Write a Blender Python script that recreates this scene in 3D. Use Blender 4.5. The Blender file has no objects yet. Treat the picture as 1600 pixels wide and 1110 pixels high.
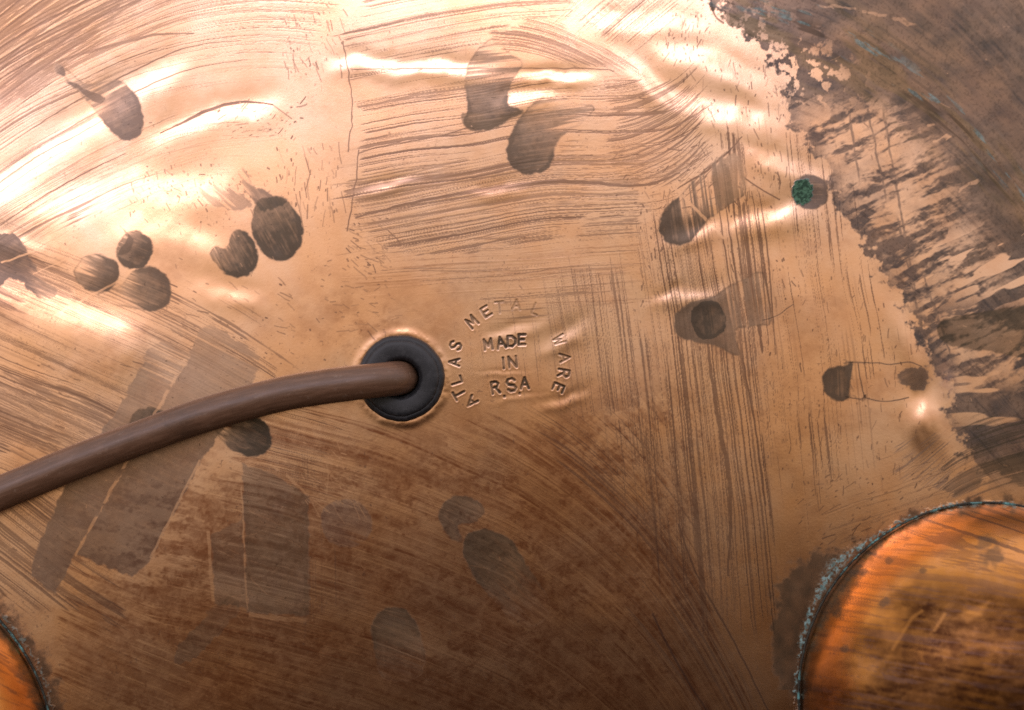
import bpy, math, random
import numpy as np

random.seed(7)
rng = np.random.RandomState(7)
F = np.float32
S = 0.00012            # metres per photograph unit on the plate
D = 0.46               # camera height above the crown of the plate
CX, CY = 800.0, 555.0  # middle of the picture
GX, GY = 628.0, 591.0  # cable hole, the crown of the dome

# ------------------------------------------------------------------ numeric helpers
def sstep(a, b, x):
    t = np.clip((x - a) / (b - a), 0, 1)
    return (t * t * (3 - 2 * t)).astype(F)

def _hash(ix, iy, seed):
    h = (ix.astype(np.int64) * 374761393 + iy.astype(np.int64) * 668265263 + seed * 1442695041) & 0xFFFFFFFF
    h = ((h ^ (h >> 13)) * 1274126177) & 0xFFFFFFFF
    h = (h ^ (h >> 16)) & 0xFFFFFF
    return (h / float(0xFFFFFF)).astype(F)

def vnoise(x, y, seed=0):
    ix = np.floor(x); iy = np.floor(y)
    fx = (x - ix).astype(F); fy = (y - iy).astype(F)
    ix = ix.astype(np.int64); iy = iy.astype(np.int64)
    fx = fx * fx * (3 - 2 * fx); fy = fy * fy * (3 - 2 * fy)
    a = _hash(ix, iy, seed); b = _hash(ix + 1, iy, seed)
    c = _hash(ix, iy + 1, seed); d = _hash(ix + 1, iy + 1, seed)
    return (a + (b - a) * fx) * (1 - fy) + (c + (d - c) * fx) * fy

def fbm(x, y, seed=0, o=4, g=0.5):
    s = 0; a = 1.0; n = 0
    for k in range(o):
        s = s + a * vnoise(x * 2 ** k + 17.3 * k, y * 2 ** k - 9.1 * k, seed + k)
        n += a; a *= g
    return (s / n).astype(F)

def smooth_interp(x, pts):
    """monotone-ish smooth interpolation through control points, linear beyond the ends"""
    px = np.array([p[0] for p in pts], float); py = np.array([p[1] for p in pts], float)
    m = np.gradient(py, px)
    i = np.clip(np.searchsorted(px, x) - 1, 0, len(px) - 2)
    h = px[i + 1] - px[i]; t = (x - px[i]) / h
    tt = np.clip(t, 0, 1)
    r = ((2 * tt ** 3 - 3 * tt ** 2 + 1) * py[i] + (tt ** 3 - 2 * tt ** 2 + tt) * h * m[i]
         + (-2 * tt ** 3 + 3 * tt ** 2) * py[i + 1] + (tt ** 3 - tt ** 2) * h * m[i + 1])
    r = r + np.where(t < 0, t * h * m[i], 0) + np.where(t > 1, (t - 1) * h * m[i + 1], 0)
    return r.astype(F)

def catmull(pts, n=6, closed=True):
    out = []; N = len(pts)
    for i in range(N if closed else N - 1):
        if closed:
            p0, p1, p2, p3 = pts[(i - 1) % N], pts[i], pts[(i + 1) % N], pts[(i + 2) % N]
        else:
            p0, p1, p2, p3 = pts[max(i - 1, 0)], pts[i], pts[i + 1], pts[min(i + 2, N - 1)]
        for k in range(n):
            t = k / n
            out.append(tuple(0.5 * (2 * b + (c - a) * t + (2 * a - 5 * b + 4 * c - d) * t * t + (3 * b - a - 3 * c + d) * t ** 3)
                             for a, b, c, d in zip(p0, p1, p2, p3)))
    if not closed:
        out.append(tuple(pts[-1]))
    return out

def seg_dist(x, y, a, b):
    dx, dy = b[0] - a[0], b[1] - a[1]
    L = dx * dx + dy * dy + 1e-9
    t = np.clip(((x - a[0]) * dx + (y - a[1]) * dy) / L, 0, 1)
    return np.hypot(x - a[0] - t * dx, y - a[1] - t * dy).astype(F)

def poly_sd(x, y, pts):
    """signed distance, positive inside"""
    d = np.full(x.shape, 1e6, F); ins = np.zeros(x.shape, bool)
    N = len(pts)
    for i in range(N):
        a, b = pts[i], pts[(i + 1) % N]
        d = np.minimum(d, seg_dist(x, y, a, b))
        if a[1] != b[1]:
            c = ((a[1] > y) != (b[1] > y)) & (x < (b[0] - a[0]) * (y - a[1]) / (b[1] - a[1]) + a[0])
            ins ^= c
    return np.where(ins, d, -d).astype(F)

# ------------------------------------------------------------------ shape of the copper base
def dome(r):
    """height (m) of the base at radius r (photo units) from the cable hole"""
    q = r / 1000.0
    return -(0.0086 * q ** 2 + 0.0030 * np.clip(q - .55, 0, None) ** 2 * 2 + 0.05 * np.clip(q - 1.08, 0, None) ** 2 * 2.2)

def project(x, y, h):
    """plate point (photo units, height m) -> where the photograph shows it"""
    k = D / (D - h)
    return CX + (x - CX) * k, CY + (y - CY) * k

def unproject(px, py, h):
    k = (D - h) / D
    return CX + (px - CX) * k, CY + (py - CY) * k

def axis(lo, hi, f0, f1, fine, n):
    a = f0 - (f0 - lo) * np.linspace(1, 0, n + 1)[:-1] ** 1.5
    b = f1 + (hi - f1) * np.linspace(0, 1, n + 1)[1:] ** 1.5
    return np.concatenate([a, np.arange(f0, f1, fine), [f1], b])

STEP = 0.88
xs = axis(GX - 1510, GX + 1510, -60, 1680, STEP, 26)
ys = axis(GY - 1510, GY + 1510, -60, 1185, STEP, 26)
NX, NY = len(xs), len(ys)
WX, WY = np.meshgrid(xs, ys)
RR = np.hypot(WX - GX, WY - GY)
H0 = dome(RR)
U, V = project(WX, WY, H0)
U = U.astype(F); V = V.astype(F)

def box(x0, y0, x1, y1, m=12):
    """index window of the grid that covers a picture rectangle"""
    i0 = max(0, np.searchsorted(xs, x0 - m - 25)); i1 = min(NX, np.searchsorted(xs, x1 + m + 25) + 1)
    j0 = max(0, np.searchsorted(ys, y0 - m - 25)); j1 = min(NY, np.searchsorted(ys, y1 + m + 25) + 1)
    return (slice(j0, j1), slice(i0, i1))

Z = lambda: np.zeros((NY, NX), F)
TARN, SCR, BROWN, DRIP, VERD, OLIVE, EDGE, RUB = Z(), Z(), Z(), Z(), Z(), Z(), Z(), Z()
DH = Z()      # relief in millimetres

def acc(A, w, m):
    A[w] = np.maximum(A[w], m)

# ------------------------------------------------------------------ dents and relief of the sheet
g = lambda x, y, sx, sy, a: a * np.exp(-(((U - x) / sx) ** 2 + ((V - y) / sy) ** 2))
wv = V - smooth_interp(U, [(-60, 330), (0, 300), (300, 190), (550, 120), (800, 90), (1100, 140), (1250, 230), (1400, 400)])
lively = 1 - .72 * np.exp(-(((U - 760) / 260) ** 2 + ((V - 300) / 230) ** 2)) - .4 * sstep(650, 900, V)
DH += 0.18 * (fbm(U / 330, V / 260, 11, 2) - .5)
DH += 0.11 * (vnoise(U / 150 + .3 * fbm(U / 90, V / 90, 5, 2), V / 95, 21) - .5) * lively
DH += 0.055 * (vnoise(U / 210 + .5 * fbm(U / 130, V / 110, 6, 2), wv / 62, 23) - .5) * lively
DH += 0.012 * (vnoise(U / 120 + .5 * fbm(U / 70, V / 70, 7, 2), wv / 27, 27) - .5) * lively * np.exp(-(wv / 260) ** 2)
DH += 0.005 * (fbm(U / 42, V / 34, 31, 2) - .5)
BOWLS = [(110, 80, 330, 270, 2.4), (60, 230, 330, 240, 1.5)]     # two broad hollows at the left
for b_ in BOWLS:
    DH += g(*b_[:4], -b_[4])
# long shallow ripples left by the hammer: each turns its upper flank to the window
def ripple(pts, wdt, k=1.0, seed=0):
    pts = sorted(pts)
    x0, x1 = pts[0][0], pts[-1][0]
    wd = box(x0 - 60, min(p[1] for p in pts) - 3 * wdt, x1 + 60, max(p[1] for p in pts) + 3 * wdt)
    x, y = U[wd], V[wd]
    t = y - smooth_interp(x, pts) + 9 * (fbm(x / 40, y / 60, seed + 901, 3) - .5) * 2
    base = (CY - y) * S / D + 2 * .143 * (GY - y) / 1000
    for bx_, by_, sx_, sy_, a_ in BOWLS:
        base = base + 2 * a_ * 2 * (y - by_) / sy_ * np.exp(-(((x - bx_) / sx_) ** 2 + ((y - by_) / sy_) ** 2)) / (sy_ * S * 1000)
    sl = np.clip((.455 - base) / 2, 0, .14) * k
    env = sstep(x0 - 50, x0 + 20, x) * sstep(x1 + 50, x1 - 20, x) * (.72 + .5 * fbm(x / 70, y / 50, seed + 905, 2))
    q = t / wdt
    DH[wd] += sl * S * 1000 * wdt * q * np.exp(-q * q) * env
for n_, (pts_, wd_, k_) in enumerate([
    ([(-40, 320), (40, 268), (130, 196), (230, 128), (262, 112)], 38, .7),
    ([(250, 214), (300, 192), (350, 174), (410, 166)], 26, .7),
    ([(40, 318), (120, 316), (200, 300), (270, 296), (330, 292)], 44, .75),
    ([(190, 356), (260, 354), (320, 372)], 36, .7),
    ([(-40, 432), (40, 462), (110, 486), (200, 514)], 60, .75),
    ([(-60, 360), (20, 372), (60, 380)], 22, .8),
    ([(330, 452), (384, 462)], 20, .8),
    ([(540, 98), (640, 102), (740, 106)], 16, 1.3),
    ([(820, 122), (900, 120)], 13, 1.2), ([(795, 156), (850, 150)], 18, 1.1),
    ([(585, 292), (625, 284)], 12, .8), ([(755, 298), (800, 292)], 12, .7),
    ([(1000, 118), (1040, 150), (1100, 168), (1200, 186)], 30, .75),
    ([(1050, 82), (1120, 96), (1190, 136)], 26, .75),
    ([(1190, 246), (1270, 272)], 20, .95), ([(1160, 346), (1250, 328)], 24, .95),
    ([(1060, 372), (1110, 356)], 18, .8), ([(1070, 466), (1110, 458)], 16, .75), ([(950, 30), (1080, 40)], 22, .8)]):
    ripple(pts_, wd_, k_, n_ * 13)
# pressed-in ridge on the right, beside the glint
rid = (U - (1395 + (V - 480) * 0.36))
DH += 0.10 * np.exp(-(rid / 18) ** 2) * sstep(430, 560, V) * sstep(760, 670, V)
# knocks from the stamping
for n_, (pts_, wd_, k_) in enumerate([
    ([(868, 530), (894, 520)], 17, .85), ([(874, 626), (890, 620)], 11, .85), ([(790, 520), (822, 512)], 12, .75), ([(776, 582), (796, 580)], 5, .45), ([(800, 624), (820, 620)], 6, .5), ([(1040, 465), (1060, 458)], 14, .8)]):
    ripple(pts_, wd_, k_, 300 + n_ * 13)
DH += (.20 * (V - 640) + .12 * (U - 1441)) * S * 1000 * g(1441, 640, 20, 40, 1.0) * (.8 + .4 * vnoise(U / 11, V / 26, 907))
# turned-up rim round the grommet
rg = np.hypot(U - 627, V - 591)
DH += 0.11 * np.exp(-((rg - 70) / 7) ** 2) * (.35 + 1.3 * fbm(U / 18, V / 18, 91, 3))
HOLE = rg < 40

# ------------------------------------------------------------------ scouring strokes
def streak(t, s, w, L, seed, dens, soft=.06, cl=45.0):
    t = t + (s - 600) * .05 * (vnoise(t / 55, s / 900, seed + 61) - .5) + 6 * (fbm(s / 150, t / 220, seed + 50, 2) - .5) * 2 + .9 * (vnoise(s / 7, t / 5, seed + 60) - .5)
    n = .46 * vnoise(t / w, s / L, seed) + .34 * vnoise(t / (w * .40), s / (L * .5), seed + 1) + .20 * vnoise(t / (w * 2.6), s / (L * 1.6), seed + 2)
    c = vnoise(t / cl, s / (L * 2.2), seed + 3)
    n = n + .34 * (c - .5) + .06 * (vnoise(t / 2.2, s / 12, seed + 4) - .5)
    lvl = .58 + .42 * vnoise(t / (w * .8), s / (L * .4), seed + 5)
    return sstep(1 - dens, 1 - dens + soft, n) * lvl

def patch(A, poly, f, seed, w=3.0, L=120, dens=.4, strength=1.0, vert=False, feather=40, spread=0.0, dmap=None, soft=.06, cl=45.0, relief=0.0):
    xsn = [p[0] for p in poly]; ysn = [p[1] for p in poly]
    wd = box(min(xsn), min(ysn), max(xsn), max(ysn), 90)
    x, y = U[wd], V[wd]
    jx = x + 34 * (fbm(x / 60, y / 60, seed + 9, 3) - .5) * 2
    jy = y + 34 * (fbm(x / 60, y / 60, seed + 19, 3) - .5) * 2
    sdv = poly_sd(jx, jy, poly)
    m = sstep(-feather * .3, feather, sdv)
    if vert:
        t = x - smooth_interp(y, f); s = y
    else:
        t = y - smooth_interp(x, f); s = x
    d = dens
    if dmap is not None:
        d = dens * dmap(x, y)
    mm = sstep(0, 1, m + .9 * (vnoise(t / (w * .9), s / (L * .7), seed + 31) - .5) * (m < .999) * sstep(-62, -8, sdv))
    gate = sstep(.02, .30, mm)
    w = w * .60; L = L * 1.9
    st = streak(t, s, w, L, seed, d * .95 * (.72 + .28 * mm), soft, cl)
    st = np.maximum(st, .80 * streak(t, s, w * .36, L * .8, seed + 400, d * .90 * (.8 + .2 * mm), soft, cl * .6))
    r = st * gate * strength
    m = gate
    acc(A, wd, r)
    if relief:
        DH[wd] += -relief * r
    # hairlines that belong to the same strokes
    hl = sstep(.66, .9, vnoise(t / 1.7, s / (L * .8), seed + 77)) * m
    hl = hl * (.3 + vnoise(t / 30, s / 200, seed + 78))
    DH[wd] += .0026 * hl
    acc(A, wd, .34 * strength * hl * sstep(.45, .7, vnoise(t / 12, s / 90, seed + 79)))

# upper left fan
patch(SCR, [(-80, -80), (500, -80), (520, 40), (430, 140), (330, 190), (180, 290), (-80, 470)],
      [(-80, 640 - 240), (0, 340), (100, 283), (200, 238), (300, 210), (400, 198), (520, 205)], 101, 4.6, 330, .47, 1.0, feather=60,
      dmap=lambda x, y: 1.12 - .36 * sstep(-50, 420, x * .7 + y * 1.0), relief=.006)
patch(SCR, [(-80, -80), (260, -80), (160, 60), (-80, 230)],
      [(-80, 420), (0, 352), (100, 283), (200, 225), (300, 180)], 105, 9, 420, .60, .95, feather=70, relief=.008)
patch(SCR, [(-80, 180), (330, 150), (430, 200), (160, 330), (-80, 450)],
      [(-80, 420), (0, 362), (100, 300), (200, 246), (300, 205), (420, 190)], 108, 2.8, 300, .33, .9, feather=40)
# long sweeps in the upper middle
mid_f = [(530, 40), (620, 24), (720, 6), (850, -16), (960, -20), (1050, -30), (1130, -75), (1200, -130)]
patch(SCR, [(549, 110), (700, 112), (860, 118), (1000, 118), (1090, 190), (1130, 260), (1050, 330), (900, 345), (760, 380), (600, 400), (560, 372)],
      mid_f, 121, 4.2, 300, .43, 1.0, feather=16, dmap=lambda x, y: .80 + .26 * sstep(200, 300, y) * sstep(1000, 800, x), relief=.005)
patch(SCR, [(553, 270), (800, 230), (1010, 240), (1000, 320), (800, 360), (570, 395)], mid_f, 124, 6.5, 380, .39, .8, feather=24, relief=.006)
patch(SCR, [(540, -60), (900, -60), (905, 20), (760, 60), (548, 95)], [(530, 20), (640, -2), (760, -22), (900, -30)], 128, 3.8, 240, .41, .95, feather=24)
patch(SCR, [(760, 36), (880, 30), (1010, 100), (1006, 122), (900, 110), (790, 80)], [(740, -12), (820, -6), (900, 22), (960, 52), (1020, 92)], 131, 3.0, 160, .42, .9, feather=14)
patch(SCR, [(900, -60), (1080, -60), (1070, 20), (990, 70), (890, 45)], [(860, 150), (1000, 30), (1120, -70)], 134, 3.4, 160, .40, 1.0, feather=18)
patch(SCR, [(940, 130), (1040, 100), (1090, 160), (1120, 260), (1060, 300), (960, 270)], [(930, 20), (1000, 10), (1060, -20), (1120, -80)], 137, 3.2, 130, .40, .9, feather=26)
# fainter band above the lettering
patch(SCR, [(575, 395), (1010, 340), (1005, 440), (900, 470), (700, 465), (590, 440)],
      [(560, 10), (700, 0), (860, -8), (1020, -22)], 141, 4.0, 170, .40, .75, feather=30)
patch(BROWN, [(575, 395), (1000, 380), (1000, 470), (840, 490), (560, 480)], [(560, 10), (700, 0), (860, -8), (1020, -22)], 144, 9, 190, .46, .6, feather=40, soft=.2)
# upright strokes right of the lettering
ver_f = [(150, -40), (250, -26), (400, -6), (560, 18), (700, 34), (900, 52), (1120, 64)]
patch(SCR, [(1000, 360), (1090, 330), (1190, 400), (1250, 520), (1262, 960), (1080, 1010), (1010, 860), (1000, 600)], ver_f, 151, 4.4, 300, .41, 1.0, vert=True, feather=110,
      dmap=lambda x, y: 1.04 - .34 * sstep(1150, 1250, x), relief=.005, cl=36)
patch(SCR, [(1036, 450), (1126, 440), (1160, 960), (1080, 980), (1050, 700)], ver_f, 155, 5.0, 420, .43, .95, vert=True, feather=46, relief=.006)
patch(SCR, [(1110, 210), (1150, 205), (1200, 420), (1180, 600), (1140, 560), (1150, 400)], ver_f, 158, 5, 260, .46, 1.0, vert=True, feather=12)
patch(SCR, [(1170, 180), (1330, 240), (1400, 470), (1400, 720), (1260, 780), (1190, 660)], ver_f, 161, 2.8, 60, .345, .95, vert=True, feather=50)
patch(SCR, [(1010, 310), (1130, 330), (1100, 460), (1000, 450)], ver_f, 164, 2.6, 70, .39, .8, vert=True, feather=30)
patch(SCR, [(840, 440), (1000, 430), (1010, 650), (900, 660), (840, 600)], ver_f, 167, 2.4, 110, .40, .85, vert=True, feather=26)
patch(SCR, [(740, 450), (850, 440), (850, 620), (740, 620)], ver_f, 170, 2.2, 80, .32, .6, vert=True, feather=24)
patch(SCR, [(940, 640), (1080, 640), (1120, 930), (1010, 860)], ver_f, 173, 2.4, 120, .37, .85, vert=True, feather=30)
# diagonal sweep bottom, dark brown
bot_f = [(330, -60), (420, -40), (560, 0), (700, 52), (820, 108), (920, 178), (1000, 256), (1080, 365), (1150, 490), (1220, 640)]
bp = [(360, 640), (560, 640), (720, 660), (900, 690), (1010, 780), (1100, 900), (1190, 1180), (300, 1180), (240, 900), (380, 730)]
patch(BROWN, bp, bot_f, 181, 9, 260, .62, 1.0, feather=70, soft=.20, cl=60)
patch(BROWN, bp, bot_f, 184, 3.4, 170, .44, .8, feather=60, soft=.14)
patch(SCR, [(840, 640), (1010, 640), (1130, 880), (1240, 1180), (1060, 1180), (980, 930), (880, 780)], bot_f, 187, 3.0, 260, .38, .85, feather=50)
patch(SCR, [(1000, 800), (1080, 860), (1190, 1180), (1100, 1180)], bot_f, 190, 4.0, 320, .40, .9, feather=30)
# lower left sweeps
ll_f = [(-80, -44), (0, -8), (120, 42), (240, 96), (340, 148), (440, 210), (520, 270)]
patch(SCR, [(-80, 350), (110, 380), (260, 440), (420, 540), (430, 600), (300, 640), (180, 690), (-80, 740)], ll_f, 201, 3.8, 200, .43, 1.0, feather=40, relief=.005,
      dmap=lambda x, y: .86 + .2 * sstep(60, 160, np.abs(y - 500 + .0 * x)))
patch(SCR, [(160, 440), (250, 450), (430, 560), (420, 610), (300, 560)], ll_f, 204, 5.5, 260, .52, 1.0, feather=18)
patch(SCR, [(-80, 360), (80, 370), (140, 470), (-80, 480)], ll_f, 207, 5, 110, .50, .9, feather=30)
patch(SCR, [(-80, 560), (220, 640), (120, 770), (-80, 800)], [(-80, -30), (0, 4), (120, 70), (240, 120)], 210, 3.6, 240, .46, .8, feather=30)
patch(SCR, [(-80, 740), (110, 770), (180, 900), (200, 1000), (60, 960), (-80, 900)], [(-80, -70), (0, -8), (100, 70), (220, 150)], 213, 5, 260, .50, .9, feather=30)
patch(BROWN, [(100, 860), (380, 930), (620, 1000), (620, 1180), (60, 1180)], [(0, -8), (200, 80), (400, 165), (640, 230)], 216, 6, 240, .52, .9, feather=60, soft=.16)
patch(SCR, [(390, 620), (560, 650), (500, 780), (380, 720)], bot_f, 219, 3, 140, .40, .9, feather=30)
patch(SCR, [(470, 690), (500, 720), (540, 960), (480, 960)], [(600, 0), (1000, 14)], 222, 4, 160, .45, .6, vert=True, feather=16)

grain = fbm(U / 6, V / 5, 951, 3)
zone = sstep(560, 760, V + .16 * (U - 700)) * sstep(1180, 1000, U) * sstep(-60, 260, U)
tb = V - smooth_interp(U, bot_f)
film = sstep(.40, .62, .55 * fbm(U / 60, V / 34, 955, 5, .62) + .45 * fbm(U / 85, tb / 11, 957, 4, .6) + .22 * (grain - .5))
BROWN = np.maximum(BROWN, (.14 + .80 * film) * zone * (.76 + .40 * (grain - .25)))
blush = .8 * np.exp(-(((U - 560) / 120) ** 2 + ((V - 500) / 70) ** 2)) + .45 * np.exp(-(((rg - 96) / 18) ** 2)) + .7 * np.exp(-(((U - 900) / 130) ** 2 + ((V - 640) / 60) ** 2))
BROWN = np.maximum(BROWN, np.clip(blush * sstep(.36, .66, fbm(U / 34, V / 26, 961, 5, .62)) * .55, 0, 1))
# faint ruddy clouding of the scoured metal
cl_ = sstep(.44, .70, fbm(U / 85, V / 60, 981, 5, .6)) * (.55 + .9 * (fbm(U / 9, V / 7, 985, 3) - .3))
BROWN = np.maximum(BROWN, np.clip(cl_ * .34 * sstep(330, 470, V + .12 * np.abs(U - 760)), 0, 1))
BROWN = np.maximum(BROWN, np.clip(cl_ * .16, 0, 1))
BROWN = np.clip(BROWN, 0, 1).astype(F)
# pores and dust-fine pits all over
SCR = np.maximum(SCR, sstep(.86, .93, vnoise(U / 2.6, V / 2.9, 971)) * sstep(.45, .7, fbm(U / 70, V / 60, 975, 3)) * .55)

# ------------------------------------------------------------------ short nicks and specks
def nicks(A, x0, y0, x1, y1, n, ang, dang, lmin, lmax, wd0=.7, wd1=1.9, st=(.35, 1.0)):
    for _ in range(int(n * 1.3)):
        x = rng.uniform(x0, x1); y = rng.uniform(y0, y1)
        a = math.radians(ang + rng.normal(0, dang) * .6); L = lmin * .5 + (lmax - lmin) * rng.rand() ** 3.2
        wdt = rng.uniform(wd0, wd1) * (1.35 if L < 5 else 1); s = rng.uniform(*st)
        p = [(x, y)]
        for _k in range(3):
            a += rng.normal(0, .10)
            p.append((p[-1][0] + math.cos(a) * L / 3, p[-1][1] + math.sin(a) * L / 3))
        line(A, p, wdt, s, .8, int(rng.randint(0, 999)))

def line(A, pts, w, st=1.0, wob=0.0, seed=0, gap=0.0, taper=False, relief=0.0):
    xsn = [p[0] for p in pts]; ysn = [p[1] for p in pts]
    wd = box(min(xsn), min(ysn), max(xsn), max(ysn), 4 + w)
    x, y = U[wd], V[wd]
    if wob:
        x = x + wob * (fbm(x / 14, y / 14, seed + 3, 2) - .5) * 2
        y = y + wob * (fbm(x / 14, y / 14, seed + 8, 2) - .5) * 2
    d = np.full(x.shape, 1e6, F); n = len(pts) - 1
    for i in range(n):
        k = 1.0
        if taper:
            k = max(.35, math.sin(math.pi * (i + .5) / n)) ** .7
        d = np.minimum(d, seg_dist(x, y, pts[i], pts[i + 1]) / k)
    m = sstep(w * .5 + .7, w * .5 - .5, d) * st
    if gap:
        m = m * sstep(gap - .1, gap + .1, vnoise(x / 11, y / 11, seed + 12))
    acc(A, wd, m)
    if relief:
        DH[wd] -= relief * m

nicks(SCR, 1040, 20, 1110, 100, 34, 100, 28, 4, 20)
nicks(SCR, 1060, 90, 1240, 300, 110, 80, 22, 3, 22)
nicks(SCR, 1130, 250, 1260, 440, 60, 75, 30, 3, 20)
nicks(SCR, 200, 255, 420, 350, 90, 60, 40, 3, 16)
nicks(SCR, 330, 160, 470, 220, 40, -20, 25, 4, 24)
nicks(SCR, 440, 0, 540, 120, 60, 68, 16, 4, 34)
nicks(SCR, 430, 220, 540, 330, 60, 84, 14, 6, 38)
nicks(SCR, 540, 340, 610, 420, 44, 35, 30, 5, 34)
nicks(SCR, 500, 400, 620, 520, 50, 10, 40, 4, 22, st=(.3, .7))
nicks(SCR, 240, 420, 470, 560, 40, 30, 18, 5, 26)
nicks(SCR, 1200, 420, 1440, 760, 130, 92, 20, 3, 20)
nicks(SCR, 1240, 740, 1480, 860, 90, -35, 24, 4, 22, st=(.5, 1))
nicks(SCR, 1000, 290, 1060, 470, 70, 80, 26, 4, 26)
nicks(SCR, 960, 230, 1120, 330, 60, -20, 30, 4, 26)
nicks(SCR, 20, 560, 220, 700, 40, 28, 10, 5, 24)
nicks(SCR, 0, 0, 1600, 1110, 260, 60, 60, 2, 9, st=(.3, .8))
nicks(RUB, 0, 0, 1600, 1110, 150, 30, 60, 3, 22, .6, 1.1, st=(.2, .6))
nicks(RUB, 340, 640, 1000, 1100, 150, 24, 26, 3, 40, .5, 1.1, st=(.15, .5))
nicks(RUB, 470, 690, 560, 800, 60, 40, 30, 8, 50, .8, 1.4, st=(.3, .8))

# distinct long scratches
def curve(*p): return catmull(list(p), 8, False)
line(SCR, curve((-30, 372), (60, 308), (130, 268), (192, 238)), 2.2, 1, .8, 1, taper=True)
line(SCR, curve((248, 206), (290, 186), (330, 168), (380, 158), (425, 163)), 5.2, 1, 1.2, 2, taper=True)
line(SCR, curve((425, 163), (455, 185)), 1.6, .8, .6, 3)
line(SCR, curve((20, 128), (90, 92), (180, 66), (240, 52), (300, 50)), 5, .8, 1, 3, taper=True)
line(SCR, curve((-30, 250), (80, 176), (200, 110), (290, 72), (375, 62)), 2.2, .9, .8, 4, taper=True)
line(SCR, curve((-30, 285), (90, 205), (210, 140), (300, 105), (385, 92)), 2.0, .9, .8, 5, taper=True)
line(SCR, curve((548, 108), (900, 107), (960, 112)), 1.6, .9, 1.2, 6)
line(SCR, curve((535, 64), (545, 120), (550, 180), (544, 236)), 1.8, .9, 2.2, 7)
line(SCR, curve((560, 236), (553, 300), (542, 362)), 1.8, .9, 2.2, 8)
line(SCR, curve((560, 240), (600, 228), (690, 212), (760, 190)), 1.8, .9, 1, 9)
line(SCR, curve((556, 340), (640, 318), (760, 296), (880, 284), (1000, 290), (1062, 270)), 6, .85, 1.5, 10, taper=True)
line(SCR, curve((1050, 300), (1110, 262), (1160, 215)), 3.4, .9, 1.5, 11, taper=True)
for k in range(7):
    x0 = 1128 + k * 11
    line(SCR, curve((x0 - 8, 300), (x0 + 6, 400), (x0 + 18, 470 + 14 * k)), 2.4, .9, .9, 20 + k, taper=True)
line(SCR, curve((1096, 470), (1120, 640), (1140, 760), (1138, 900)), 7, .8, 2, 31, taper=True)
line(SCR, curve((1160, 560), (1182, 680), (1196, 790)), 2.6, .9, 1, 32)
line(SCR, curve((1060, 820), (1090, 900), (1140, 990), (1200, 1110)), 3, .9, 1, 33)
line(SCR, curve((1020, 960), (1060, 1040), (1110, 1120)), 3.4, .95, 1, 34)
line(RUB, curve((0, 410), (60, 388), (110, 362)), 2.6, .9, 1, 35)
line(RUB, curve((50, 428), (90, 410), (150, 385)), 1.6, .8, 1, 36)
line(RUB, curve((82, 494), (140, 462), (200, 430)), 3, .8, 1, 37)
line(RUB, curve((1052, 292), (1090, 330), (1130, 372)), 4, .9, 1, 38)
line(SCR, curve((1160, 276), (1190, 296), (1218, 312)), 2, .9, 1, 39)
line(RUB, curve((900, 526), (990, 528), (1056, 524)), 1.6, .6, 1, 40)
line(SCR, curve((1110, 0), (1118, 26), (1130, 36)), 3, .9, 2, 41)

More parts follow.
